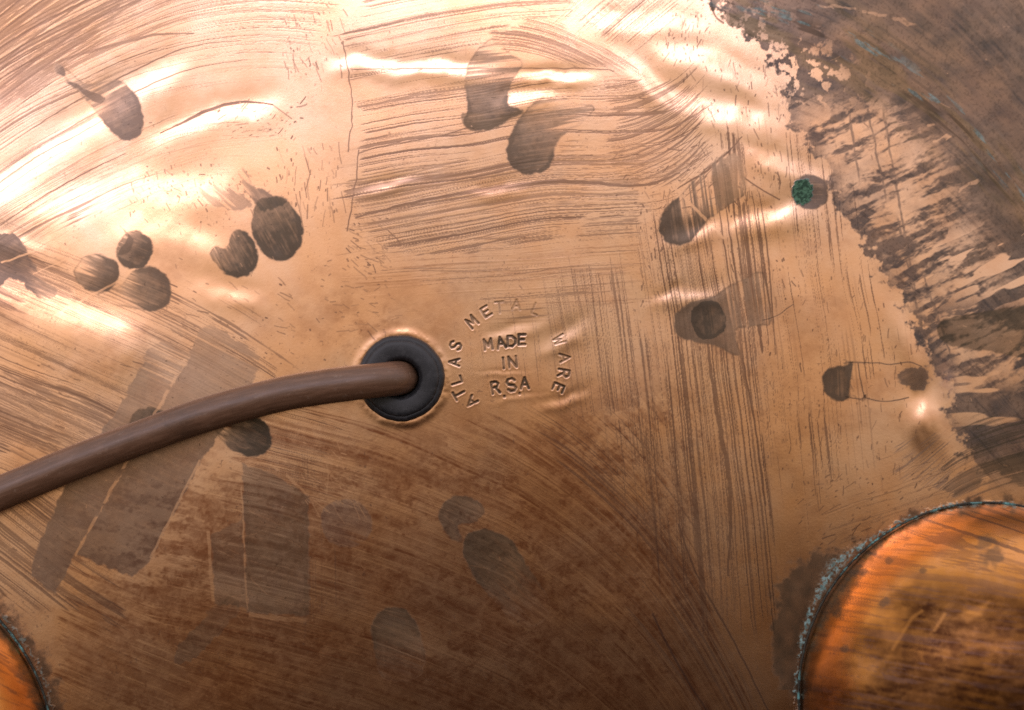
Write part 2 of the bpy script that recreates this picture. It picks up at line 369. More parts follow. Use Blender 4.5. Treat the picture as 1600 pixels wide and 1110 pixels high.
# ------------------------------------------------------------------ run marks of dried liquid
def drip(poly, head, tail, f0=.35, f1=.9, seed=0, ang=0.0, w=4, L=60, strength=1.0, edge=.9, olive=.4, A=None, hollow=0.0, cut=.5, wob=2.6, smooth=5, ecol=1.6):
    A = DRIP if A is None else A
    pts = catmull(poly, smooth) if smooth else poly
    xsn = [p[0] for p in pts]; ysn = [p[1] for p in pts]
    wd = box(min(xsn), min(ysn), max(xsn), max(ysn))
    x, y = U[wd], V[wd]
    jx = x + wob * (fbm(x / 9, y / 9, seed + 1, 3) - .5) * 2
    jy = y + wob * (fbm(x / 9, y / 9, seed + 2, 3) - .5) * 2
    sd = poly_sd(jx, jy, pts)
    m = sstep(-1.4, 2.2, sd + 1.2 * (vnoise(x / 3.2, y / 3.2, seed + 4) - .5))
    ax, ay = tail[0] - head[0], tail[1] - head[1]
    a = ((x - head[0]) * ax + (y - head[1]) * ay) / (ax * ax + ay * ay)
    c, s_ = math.cos(math.radians(ang)), math.sin(math.radians(ang))
    t = -x * s_ + y * c; s = x * c + y * s_
    st = .65 * vnoise(t / w, s / L, seed + 5) + .35 * vnoise(t / (w * 2.4), s / (L * 1.5), seed + 6)
    st = .6 * st + .4 * vnoise(t / (w * .45), s / (L * .8), seed + 7)
    st = .5 + (st - .5) * 1.5
    a2 = a + (st - .5) * cut * 2.6 * sstep(f0 - .45, f0 + .1, a)
    keep = 1 - sstep(f0, f1, a2)
    fine = .5 * vnoise(t / 2.0, s / (L * .8), seed + 21) + .5 * vnoise(t / 4.5, s / L, seed + 22)
    tex = (.86 + .20 * fbm(x / 7, y / 7, seed + 8, 3) + .44 * (fine - .4)) * (1 - .30 * np.clip(a, 0, 1)) * (1 - .26 * sstep(.5, .8, fine) * sstep(-.1, .5, a))
    tex = tex + .30 * np.exp(-((sd - 2.5) / 4) ** 2) * sstep(.5, .1, a)
    if hollow:
        tex = tex * (1 - hollow * sstep(2, 16, sd))
    acc(A, wd, m * keep * np.clip(tex, 0, 1) * strength)
    e = np.exp(-((sd - .6) / ecol) ** 2) * edge * (.02 + .66 * vnoise(x / 17, y / 17, seed + 9)) * (1 - sstep(f1 * .9 + .15, f1 + .5, a))
    acc(EDGE, wd, np.clip(e, 0, 1))
    acc(EDGE, wd, m * keep * strength * (.40 if A is DRIP else .12) * sstep(.5, -.25, a) * np.clip(.45 + fbm(x / 12, y / 12, seed + 16, 3), 0, 1))
    acc(OLIVE, wd, m * keep * olive * np.clip(.5 + fbm(x / 18, y / 18, seed + 10, 2), 0, 1))
    # a run covers the strokes beneath it where it is still whole
    SCR[wd] *= 1 - .75 * m * keep
    specks = sstep(.93, .97, vnoise(x / 3.0, y / 3.0, seed + 14)) * m * keep
    acc(EDGE, wd, specks * .7)

def circ(x, y, rx, ry=None, rot=0, n=12, jit=.05):
    ry = ry or rx; out = []
    for k in range(n):
        a = 2 * math.pi * k / n
        q = 1 + rng.uniform(-jit, jit)
        px, py = math.cos(a) * rx * q, math.sin(a) * ry * q
        c, s = math.cos(math.radians(rot)), math.sin(math.radians(rot))
        out.append((x + px * c - py * s, y + px * s + py * c))
    return out

drip([(195, 218), (178, 212), (158, 190), (140, 165), (112, 135), (84, 104), (92, 100), (125, 126), (150, 126), (180, 122), (206, 142), (218, 166), (221, 192), (212, 212)],
     (200, 200), (120, 118), .50, 1.15, 301, -26, 5, 70, .85, .8, .0, cut=.42, A=TARN)
drip(circ(88, 106, 13, 8, 50), (95, 110), (75, 98), .8, 1.4, 302, -26, 4, 50, .8, 0, 0, A=TARN)
drip([(106, 124), (140, 140), (160, 150), (148, 160), (118, 140), (100, 126)], (125, 138), (250, 200), .6, 1, 303, -28, 4, 40, .8, 0, 0, A=TARN)
# three merged drops
drip(circ(150, 427, 35, 31), (168, 432), (112, 405), .40, 1.0, 311, 22, 5, 60, .9, .9, .25, cut=.35)
drip(circ(209, 391, 29, 31), (216, 398), (180, 360), .55, 1.05, 312, 22, 4, 50, .95, .9, .35, cut=.35)
drip([(232, 416), (256, 428), (267, 450), (262, 474), (240, 486), (205, 482), (170, 472), (150, 460), (186, 446), (206, 424)], (245, 455), (160, 462), .38, .98, 313, 22, 4, 70, .9, .9, .35, cut=.4)
drip([(180, 398), (196, 372), (186, 352), (200, 366), (210, 372), (200, 396)], (200, 390), (180, 340), .5, 1.1, 314, 60, 4, 30, .9, .3, .2)
# pair right of them
drip(circ(433, 357, 39, 54, -12), (440, 372), (398, 292), .72, 1.1, 321, 60, 4, 30, 1.0, .8, .6, cut=.3)
drip([(372, 268), (384, 262), (392, 288), (420, 300), (446, 314), (424, 326), (404, 330), (396, 312), (384, 300)], (430, 318), (368, 262), .45, 1.2, 322, 50, 5, 30, .8, .2, .2, cut=.5, A=TARN, wob=5)
drip([(398, 380), (404, 402), (396, 424), (376, 434), (352, 429), (336, 412), (326, 394), (338, 384), (350, 390), (358, 374), (368, 360), (386, 364)], (382, 408), (325, 380), .55, 1.2, 323, 60, 4, 30, 1.0, .8, .55, cut=.3)
drip([(-40, 372), (18, 366), (40, 392), (60, 428), (88, 456), (66, 470), (34, 446), (12, 436), (-4, 452), (-40, 470)], (10, 400), (90, 380), .5, 1.2, 326, 28, 5, 60, .85, .1, .1, A=TARN, wob=5, cut=.6)
drip([(300, 300), (340, 290), (372, 300), (392, 318), (372, 330), (330, 322)], (380, 310), (300, 300), .2, .9, 327, 40, 5, 30, .5, .0, .1, A=TARN, wob=7, cut=.9)
# top middle pair
drip([(728, 108), (727, 150), (729, 172), (722, 190), (734, 203), (764, 204), (782, 196), (796, 184), (810, 182), (818, 174), (808, 168), (797, 166), (794, 150), (803, 124), (816, 100), (796, 82), (768, 60), (742, 84)],
     (762, 200), (770, 70), .62, .98, 331, -6, 6, 90, .9, .9, .15, cut=.42)
drip([(724, 178), (746, 176), (768, 186), (792, 178), (816, 172), (812, 182), (794, 188), (776, 200), (748, 204), (730, 201), (722, 190)], (760, 192), (760, 100), .5, 1, 332, 0, 4, 40, .7, .5, .9, A=DRIP, wob=3.5)
drip([(820, 272), (800, 262), (791, 240), (798, 208), (815, 180), (838, 158), (862, 152), (900, 160), (928, 168), (912, 190), (884, 208), (870, 224), (866, 246), (856, 264), (838, 272)],
     (818, 255), (900, 165), .58, 1.1, 334, -9, 5, 90, .92, .9, .55, cut=.42)
# right-hand runs
drip([(1030, 350), (1040, 326), (1072, 296), (1104, 262), (1140, 236), (1160, 240), (1166, 296), (1138, 322), (1106, 344), (1086, 370), (1066, 383), (1044, 380), (1031, 366)],
     (1050, 358), (1150, 270), .34, 1.0, 341, 82, 6, 110, .95, .95, .35, cut=1.0)
drip([(1112, 270), (1150, 240), (1164, 296), (1128, 320), (1118, 300)], (1125, 290), (1200, 230), .25, 1.0, 342, 82, 7, 120, .55, .2, 1.0, cut=1.0)
drip(circ(1265, 300, 29, 28), (1265, 300), (1400, 300), 1, 2, 344, 0, 4, 50, .9, .9, .0, cut=.1, A=TARN)
drip([(1052, 508), (1058, 486), (1082, 472), (1112, 464), (1142, 446), (1164, 436), (1192, 428), (1206, 500), (1182, 510), (1150, 516), (1156, 554), (1140, 552), (1116, 540), (1080, 534), (1060, 526)],
     (1080, 504), (1205, 470), .55, 1.1, 347, 82, 6, 110, .80, .95, .55, cut=.9)
drip(circ(1107, 500, 29, 31), (1100, 500), (1200, 490), .6, 1.2, 348, 82, 5, 90, 1.0, .5, .35, cut=.2)
drip([(1284, 596), (1290, 580), (1306, 572), (1320, 572), (1334, 566), (1328, 596), (1326, 622), (1306, 626), (1290, 616)], (1300, 600), (1400, 600), .6, 1.0, 351, 88, 5, 60, .95, .9, .3, cut=.2)
drip([(1320, 570), (1340, 566), (1390, 570), (1430, 564), (1450, 572), (1440, 610), (1415, 622), (1380, 626), (1352, 626), (1334, 620), (1322, 622)], (1320, 600), (1450, 600), -.1, .05, 352, 60, 5, 40, .5, 1.0, .1, cut=.2, ecol=1.3)
EDGE_KEEP = None
drip([(1398, 590), (1432, 572), (1452, 582), (1446, 610), (1420, 606)], (1430, 592), (1360, 600), .5, 1.1, 353, -30, 5, 30, .8, .2, .2, A=TARN, wob=6)
line(EDGE, curve((1318, 568), (1345, 566), (1392, 569), (1420, 566), (1440, 572)), 1.5, .9, 1.2, 354)
line(EDGE, curve((1322, 620), (1346, 624), (1352, 618), (1356, 624), (1390, 627), (1420, 621)), 1.6, .9, 1.2, 355)
line(EDGE, curve((1340, 566), (1346, 600), (1352, 624)), 1.6, .9, 1.2, 356)
line(EDGE, curve((1192, 500), (1212, 494), (1240, 476)), 1.3, .8, 1.2, 357)
# runs beneath the cable
drip([(425, 690), (418, 706), (396, 714), (372, 708), (352, 694), (338, 672), (348, 652), (380, 648), (404, 654), (420, 668)], (400, 690), (335, 668), .72, 1.15, 361, 30, 4, 60, 1.0, .7, .45, cut=.35)
drip(circ(236, 668, 36, 30), (240, 680), (190, 640), .6, 1.4, 362, 28, 4, 60, .9, .6, .35, cut=.3)
# tape marks: two slanting bars and an upright one
q = dict(smooth=0, wob=4.0, edge=.08, A=TARN)
drip([(232, 546), (252, 532), (300, 556), (118, 866), (86, 930), (46, 900), (52, 872), (110, 740), (190, 630)], (150, 760), (262, 500), .70, 1.05, 371, 24, 4, 120, .66, olive=.25, cut=.35, **q)
drip([(312, 512), (330, 506), (408, 558), (386, 620), (318, 716), (232, 880), (206, 902), (118, 866), (290, 568)], (230, 740), (370, 500), .86, 1.10, 372, 26, 4, 120, .66, olive=.30, cut=.32, **q)
drip([(378, 722), (440, 746), (482, 776), (484, 962), (386, 958)], (430, 860), (430, 600), 1, 2, 373, 24, 5, 100, .66, olive=.9, cut=.1, **q)
drip([(330, 836), (378, 812), (388, 952), (334, 944)], (360, 880), (360, 780), .7, 1.6, 374, 24, 5, 100, .56, olive=.8, cut=.3, **q)
line(RUB, curve((290, 562), (262, 612), (210, 700), (170, 772), (118, 868)), 4.4, .62, 2.2, 376, .28)
line(RUB, curve((312, 720), (276, 790), (236, 870)), 3.4, .7, 1.6, 377, .2)
line(RUB, curve((118, 868), (180, 895), (210, 905)), 3.4, .7, 2, 378, .42)
line(RUB, curve((325, 832), (328, 880), (334, 936)), 5, .55, 2.4, 379, .28)
line(RUB, curve((375, 728), (380, 820), (386, 952)), 2.4, .6, 1.8, 380, .28)
line(RUB, curve((386, 960), (430, 966), (486, 970)), 7, .7, 2.4, 381, .25)
line(RUB, curve((384, 722), (430, 730), (482, 774)), 4, .6, 2.4, 382, .3)
# lower runs
drip(circ(541, 818, 41, 38), (541, 800), (541, 900), .45, .9, 391, 20, 5, 50, .5, .12, .0, A=TARN)
drip([(686, 812), (692, 788), (716, 774), (742, 780), (756, 800), (740, 818), (716, 822), (724, 846), (704, 842)], (712, 800), (770, 850), .6, 1.2, 392, 40, 4, 40, .75, .7, .75, cut=.3)
drip([(722, 858), (730, 836), (756, 826), (786, 836), (806, 852), (830, 894), (860, 940), (850, 970), (810, 980), (778, 944), (748, 912), (728, 880)], (760, 860), (840, 970), .35, 1.1, 393, 45, 5, 60, .85, .55, 1.0, cut=.2)
drip([(580, 985), (588, 960), (612, 948), (638, 956), (656, 988), (664, 1030), (650, 1060), (600, 1060), (588, 1030)], (614, 980), (630, 1060), .35, 1.1, 394, 20, 5, 60, .8, .6, 1.0, cut=.25)
drip([(268, 1030), (300, 986), (330, 950), (360, 930), (376, 950), (350, 985), (330, 1010), (290, 1036)], (310, 1000), (380, 930), .5, 1.3, 395, -45, 7, 60, .5, .05, .9, cut=.4, wob=8)

# ------------------------------------------------------------------ unscoured tarnish at upper right
wd = box(1080, -120, 1800, 800)
x, y = U[wd], V[wd]
bx = smooth_interp(y, [(-120, 1060), (0, 1112), (60, 1168), (110, 1200), (190, 1234), (260, 1286), (330, 1312), (400, 1362), (470, 1404), (540, 1446), (600, 1470), (660, 1490), (800, 1570)])
ed = x - bx + 34 * (fbm(x / 30, y / 24, 401, 5, .6) - .5) * 2 + 22 * (fbm(x / 8, y / 9, 405, 3, .6) - .5) * 2
base = sstep(-6, 8, ed)
# islands of bared copper near its edge
isl = fbm(x / 17, y / 19, 411, 5, .62)
t1 = (x - 1300) * .40 + (y - 300) * .92; s1 = (x - 1300) * .92 - (y - 300) * .40
t1 = t1 + 14 * (fbm(x / 40, y / 40, 427, 3) - .5)
lane = .40 * vnoise(t1 / 10, s1 / 46, 421) + .60 * fbm(t1 / 15, s1 / 34, 424, 4)
near = sstep(185, 20, x - bx)
lanes_zone = sstep(130, 200, y) * sstep(640, 560, y) * sstep(250, 130, x - bx)
per = np.sin(t1 / 15.5 * 2 * math.pi + 5.0 * fbm(x / 70, y / 70, 425, 2)) * .5 + .5
cov = fbm(x / 46, y / 40, 426, 4, .6)
fray = .36 * vnoise(t1 / 4.2, s1 / 16, 428) + .34 * fbm(x / 7, y / 7, 430, 3) + .30 * vnoise(t1 / 1.9, s1 / 5, 432)
lane = .05 * per + .34 * (.55 * vnoise(t1 / 9, s1 / 95, 421) + .45 * vnoise(t1 / 4.5, s1 / 55, 422)) + .33 * cov + .28 * fray
bare = np.maximum(sstep(.535, .625, isl + .14 * (fray - .5)) * near * .85 * (.25 + .75 * sstep(30, 120, y)) * sstep(250, 150, y), sstep(.425, .575, lane) * lanes_zone * (.74 + .36 * fray))
bare *= sstep(-14, 44, x - bx + 60 * (cov - .5)) * sstep(-60, 140, y) + (y < 150) * 1.0 * sstep(150, 110, y)
bare = np.clip(bare * (.62 + .5 * fbm(x / 22, y / 18, 433, 3)), 0, .95)
# broad copper flashes on the far right
t2 = (y - 580) + .10 * (x - 1500)
bare = np.maximum(bare, sstep(.54, .60, fbm(t2 / 26, x / 100, 431, 3)) * sstep(555, 585, y) * sstep(710, 640, y) * sstep(1470, 1500, x) * .9)
bare = np.maximum(bare, sstep(.53, .58, fbm((y + .45 * x) / 17, x / 60, 437, 3)) * sstep(330, 380, y) * sstep(500, 450, y) * sstep(1400, 1440, x) * .95)
tz = base * (1 - bare) * sstep(800, 690, y)
# upright grooves crossing the lanes
for gx, gy0, gy1, dx in ((1372, 130, 480, 62), (1352, 150, 330, 36), (1325, 160, 300, 20), (1400, 330, 560, 50), (1440, 420, 600, 60)):
    gl = np.abs(x - (gx + dx * (y - gy0) / (gy1 - gy0)) + 3 * (vnoise(y / 14, x / 40, gx) - .5))
    tz = np.maximum(tz, sstep(3.6, 1.2, gl + 3 * (fbm(x / 8, y / 8, 429, 3) - .4)) * .8 * sstep(gy0, gy0 + 20, y) * sstep(gy1, gy1 - 30, y) * .95)
arcn = fbm((y - smooth_interp(x, [(1100, -40), (1200, 10), (1300, 46), (1400, 110), (1480, 170), (1560, 250), (1700, 420)])) / 7, x / 60, 445, 4, .6)
acc(TARN, wd, tz * (.74 + .30 * fbm(x / 30, y / 22, 441, 4) + .16 * (arcn - .4)))
acc(SCR, wd, tz * sstep(.60, .74, arcn) * .5 * sstep(330, 160, x - bx))
# olive green drift within it
ga = smooth_interp(x, [(1200, 10), (1300, 46), (1400, 110), (1480, 170), (1560, 250), (1700, 420)])
gr = sstep(.50, .68, fbm((y - ga) / 22, x / 80, 451, 4) + .12 * np.exp(-((y - ga) / 46) ** 2)) * np.exp(-((y - ga - 20) / 90) ** 2)
acc(OLIVE, wd, np.clip(gr * 1.1, 0, 1) * tz)
acc(OLIVE, wd, tz * .55 * sstep(40, 260, x - bx) * fbm(x / 40, y / 40, 455, 3))
acc(VERD, wd, sstep(.62, .72, fbm((y - ga) / 9, x / 34, 461, 4)) * np.exp(-((y - ga) / 26) ** 2) * .45 * tz)
DH[wd] += .05 * np.exp(-((y - ga) / 9) ** 2) * tz * sstep(1230, 1290, x)
acc(EDGE, wd, tz * sstep(.66, .80, vnoise(x / 2.6, y / 2.6, 467)) * .35)
acc(EDGE, wd, np.clip(sstep(.60, .72, fbm((y - ga - 18) / 11, x / 60, 463, 3)) * np.exp(-((y - ga - 18) / 26) ** 2), 0, 1) * .8 * tz)
# copper flash scraped along the top right
line(RUB, curve((1275, 10), (1340, 16), (1400, 30), (1460, 52)), 4, .30, 5, 471, .40)
line(RUB, curve((1462, 222), (1476, 216), (1486, 212)), 7, .6, 4, 472, .3)
line(RUB, curve((1452, 196), (1460, 194)), 4, .6, 3, 473, .3)
line(RUB, curve((1500, 300), (1516, 288), (1528, 282)), 4, .5, 4, 474, .35)
# rounded run end far right
drip([(1465, 515), (1472, 500), (1500, 494), (1640, 478), (1640, 556), (1520, 546), (1490, 542), (1470, 530)], (1500, 515), (1700, 515), .8, 1.6, 481, -12, 6, 60, .7, .7, .7, cut=.2)
# dark sweeps lower right
patch(DRIP, [(1462, 770), (1470, 700), (1530, 660), (1680, 622), (1680, 770), (1560, 745)], [(1450, 90), (1500, 52), (1560, 26), (1640, 8), (1700, 0)], 491, 6, 200, .60, .9, feather=16)
acc(OLIVE, box(1450, 600, 1700, 800), .8 * DRIP[box(1450, 600, 1700, 800)])
patch(SCR, [(1250, 800), (1400, 740), (1480, 720), (1470, 780), (1330, 850)], [(1200, 60), (1300, 14), (1400, -24), (1500, -50)], 494, 3, 90, .40, .8, feather=24)
patch(TARN, [(1400, 690), (1480, 680), (1480, 780), (1390, 760)], [(1300, 60), (1420, 0), (1500, -60)], 497, 9, 60, .45, .7, feather=20)
# bruise of heat colour beside the glint
bl = np.exp(-(((U - 1478) / 13) ** 2 + ((V - 600) / 24) ** 2))
HEAT = np.clip(bl * (fbm(U / 12, V / 12, 499, 3) * 1.8 - .1), 0, 1).astype(F)
DH += .03 * bl * (fbm(U / 8, V / 8, 503, 2) - .5)

# ------------------------------------------------------------------ green spots
wd = box(1225, 265, 1300, 340)
x, y = U[wd], V[wd]
e = np.hypot((x - 1254) / 17, (y - 300) / 21) + .22 * (fbm(x / 5, y / 5, 511, 3) - .5) * 2
spot = sstep(1.02, .90, e)
acc(VERD, wd, spot)
GREEN = Z(); GREEN[wd] = spot
DH[wd] += .10 * spot * (fbm(x / 4, y / 4, 515, 3))

# ------------------------------------------------------------------ stamped lettering
FONT = {
 'A': [[(0, 0), (.5, 1), (1, 0)], [(.2, .36), (.8, .36)]],
 'T': [[(0, 1), (1, 1)], [(.5, 1), (.5, 0)]],
 'L': [[(.1, 1), (.1, 0), (.9, 0)]],
 'S': [[(.95, .82), (.72, 1), (.28, 1), (.06, .8), (.2, .58), (.8, .42), (.95, .2), (.72, 0), (.28, 0), (.04, .18)]],
 'M': [[(0, 0), (.05, 1), (.5, .3), (.95, 1), (1, 0)]],
 'E': [[(.92, 1), (.08, 1), (.08, 0), (.92, 0)], [(.08, .52), (.75, .52)]],
 'W': [[(0, 1), (.22, 0), (.5, .7), (.78, 0), (1, 1)]],
 'R': [[(.08, 0), (.08, 1), (.7, 1), (.92, .8), (.7, .52), (.08, .5)], [(.5, .5), (.95, 0)]],
 'D': [[(.08, 0), (.08, 1), (.6, 1), (.95, .7), (.95, .3), (.6, 0), (.08, 0)]],
 'I': [[(.5, 0), (.5, 1)]],
 'N': [[(.05, 0), (.05, 1), (.95, 0), (.95, 1)]],
 '.': [[(.5, 0), (.5, .04)]],
}
def stamp(ch, x, y, ang, w=12.5, h=16.0, depth=1.0, sw=2.9, seed=0):
    """ang: direction the letter's top points, degrees, picture axes (y down)"""
    a = math.radians(ang + rng.normal(0, 3.5)); w = w * rng.uniform(.90, 1.08); h = h * rng.uniform(.93, 1.06)
    x += rng.normal(0, .5); y += rng.normal(0, .5)
    ux, uy = math.cos(a), math.sin(a)       # up
    rx, ry = -uy, ux                                               # right
    wd = box(x - 14, y - 14, x + 14, y + 14, 6)
    gx, gy = U[wd], V[wd]
    d = np.full(gx.shape, 1e6, F)
    for pl in FONT[ch]:
        P = [(x + rx * (p[0] - .5) * w + ux * (p[1] - .5) * h, y + ry * (p[0] - .5) * w + uy * (p[1] - .5) * h) for p in pl]
        for k in range(len(P) - 1):
            d = np.minimum(d, seg_dist(gx, gy, P[k], P[k + 1]))
    d = d + .8 * (fbm(gx / 5, gy / 5, seed + 601, 2) - .5)
    depth = depth * np.clip(.45 + 1.1 * fbm(gx / 13, gy / 13, seed + 631, 2), .3, 1.15)
    m = sstep(sw * .5 + 1.1, sw * .5 - .6, d)
    DH[wd] += (-.070 * m + .008 * np.exp(-((d - sw * .5 - 2.0) / 1.5) ** 2)) * depth
    acc(OLIVE, wd, np.clip(m * depth * 1.1, 0, 1))
    acc(DRIP, wd, np.clip(m * depth * .85 * (.5 + fbm(gx / 6, gy / 6, seed + 611, 2)), 0, 1))
    acc(EDGE, wd, np.clip(np.exp(-((d - sw * .5 + .1) / .9) ** 2) * depth * (.5 + .7 * vnoise(gx / 6, gy / 6, seed + 621)), 0, 1) * (gy < y + 40))
    SCR[wd] *= 1 - .6 * m * depth

CCX, CCY = 796, 572
ring = [('A', 737, 629.5, 1), ('T', 718, 616, .9), ('L', 713.5, 594.5, .9), ('A', 710, 566.5, .9), ('S', 712, 541, .9),
        ('M', 737, 503.5, .85), ('E', 760, 488, .6), ('T', 781, 480, .34), ('A', 806, 477, .26), ('L', 838, 484, .24),
        ('W', 874, 531, .6), ('A', 882, 560.5, .6), ('R', 881, 584, .95), ('E', 872.5, 606, 1)]
for k, (c, x, y, dp) in enumerate(ring):
    stamp(c, x, y, math.degrees(math.atan2(y - CCY, x - CCX)), 12.5, 16, dp, 2.6, k)
for k, (c, x, y, dp) in enumerate([('M', 762.5, 538, 1), ('A', 782, 536, .95), ('D', 799, 534.5, .85), ('E', 815.5, 531.5, .9),
                                   ('I', 787, 568, .95), ('N', 800.5, 567, .8), ('R', 774, 606, 1), ('.', 787, 611, .8), ('S', 798.5, 602, 1), ('.', 811, 608, .6), ('A', 820, 599.5, 1)]):
    stamp(c, x, y, -96, 13, 16.5 if y < 590 else 18, dp, 3.0, 40 + k)

# ------------------------------------------------------------------ feet positions, crust round their seams
FEET = [(1537, 1078, 292), (-199, 1166, 286)]
for k, (fx, fy, fr) in enumerate(FEET):
    wd = box(fx - fr - 110, fy - fr - 110, fx + fr + 110, fy + fr + 110)
    x, y = U[wd], V[wd]
    d = np.hypot(x - fx, y - fy) - fr
    th = np.degrees(np.arctan2(-(y - fy), x - fx))
    if k == 0:
        bulge = 8 + 62 * np.exp(-((th - 151) / 15) ** 2) + 26 * np.exp(-((th - 172) / 12) ** 2)
        vw = 1.0 + 18 * np.exp(-((th - 141) / 9) ** 2) + 6 * np.exp(-((th - 158) / 9) ** 2)
    else:
        bulge = 20 + 0 * th; vw = 1.5 + 0 * th
    j = d + 16 * (fbm(x / 15, y / 15, 701 + k, 4) - .5) * 2
    j = j + 10 * (fbm(x / 5, y / 5, 731 + k, 2) - .5)
    halo = sstep(bulge + 5, bulge - 12, j) * (.55 + .5 * fbm(x / 14, y / 20, 735, 4))
    acc(DRIP, wd, halo * .95)
    acc(EDGE, wd, halo * .42)
    acc(OLIVE, wd, sstep(bulge + 8, bulge - 12, j) * .8)
    acc(BROWN, wd, sstep(bulge + 34, bulge - 10, j) * .5 * fbm(x / 20, y / 20, 737, 4))
    jv = d - vw * .55 + 7 * (fbm(x / 5, y / 5, 711 + k, 3) - .5) * 2
    acc(VERD, wd, sstep(vw * .6 + 2.5, vw * .1, np.abs(jv)) * (.4 if k else .85) * sstep(.34, .62, fbm(x / 4, y / 4, 715, 4, .65)))
    DH[wd] += .06 * sstep(vw + 3, 0, np.abs(jv)) * fbm(x / 5, y / 5, 719, 3)
    SCR[wd] *= sstep(0, 14, d)
HEATF = HEAT

# ------------------------------------------------------------------ blender helpers
C = bpy.context.scene.collection
def mesh_from(name, verts, faces, mat, smooth=True):
    me = bpy.data.meshes.new(name)
    verts = np.asarray(verts, np.float32); faces = np.asarray(faces, np.int32)
    n = faces.shape[1]
    me.vertices.add(len(verts)); me.vertices.foreach_set('co', verts.ravel())
    me.loops.add(faces.size); me.loops.foreach_set('vertex_index', faces.ravel())
    me.polygons.add(len(faces))
    me.polygons.foreach_set('loop_start', np.arange(0, faces.size, n, dtype=np.int32))
    me.update(calc_edges=True)
    me.polygons.foreach_set('use_smooth', np.full(len(faces), smooth))
    me.materials.append(mat)
    return me

def attr(me, name, chans):
    a = me.attributes.new(name, 'FLOAT_COLOR', 'POINT')
    d = np.stack([np.asarray(c, np.float32).ravel() for c in chans], 1)
    a.data.foreach_set('color', np.ascontiguousarray(d).ravel())

def link(name, me, parent=None):
    o = bpy.data.objects.new(name, me); C.objects.link(o)
    if parent: o.parent = parent
    return o

def world_pt(px, py, h):
    x, y = unproject(px, py, h)
    return ((x - CX) * S, -(y - CY) * S, h)

class NT:
    def __init__(s, name):
        s.m = bpy.data.materials.new(name); s.m.use_nodes = True
        s.t = s.m.node_tree; s.t.nodes.clear()
        s.out = s.t.nodes.new('ShaderNodeOutputMaterial')
        s.b = s.t.nodes.new('ShaderNodeBsdfPrincipled')
        s.t.links.new(s.b.outputs[0], s.out.inputs['Surface'])
    def n(s, typ, **kw):
        o = s.t.nodes.new(typ)
        for k, v in kw.items():
            if k in o.inputs.keys(): s.set(o.inputs[k], v)
            else: setattr(o, k, v)
        return o
    def set(s, sock, v):
        if hasattr(v, 'is_linked') or isinstance(v, bpy.types.NodeSocket): s.t.links.new(v, sock)
        else: sock.default_value = v
    def noise(s, vec, scale, detail=4, rough=.55, dist=0):
        o = s.n('ShaderNodeTexNoise', Scale=scale, Detail=detail, Roughness=rough, Distortion=dist, Vector=vec)
        return o.outputs[0]
    def ramp(s, f, a, b, c0=0.0, c1=1.0):
        o = s.n('ShaderNodeMapRange', interpolation_type='SMOOTHSTEP')
        s.set(o.inputs[0], f)
        for i, v in zip((1, 2, 3, 4), (a, b, c0, c1)): o.inputs[i].default_value = v
        return o.outputs[0]
    def mix(s, f, a, b):
        o = s.n('ShaderNodeMix', data_type='RGBA')
        s.set(o.inputs[0], f); s.set(o.inputs[6], a); s.set(o.inputs[7], b)
        return o.outputs[2]
    def math(s, op, a, b=0.0, clamp=False):
        o = s.n('ShaderNodeMath', operation=op, use_clamp=clamp)
        s.set(o.inputs[0], a); s.set(o.inputs[1], b)
        return o.outputs[0]
    def mixf(s, f, a, b):
        o = s.n('ShaderNodeMix', data_type='FLOAT')
        s.set(o.inputs[0], f); s.set(o.inputs[2], a); s.set(o.inputs[3], b)
        return o.outputs[0]

def rgb(r, g, b): return (r, g, b, 1.0)

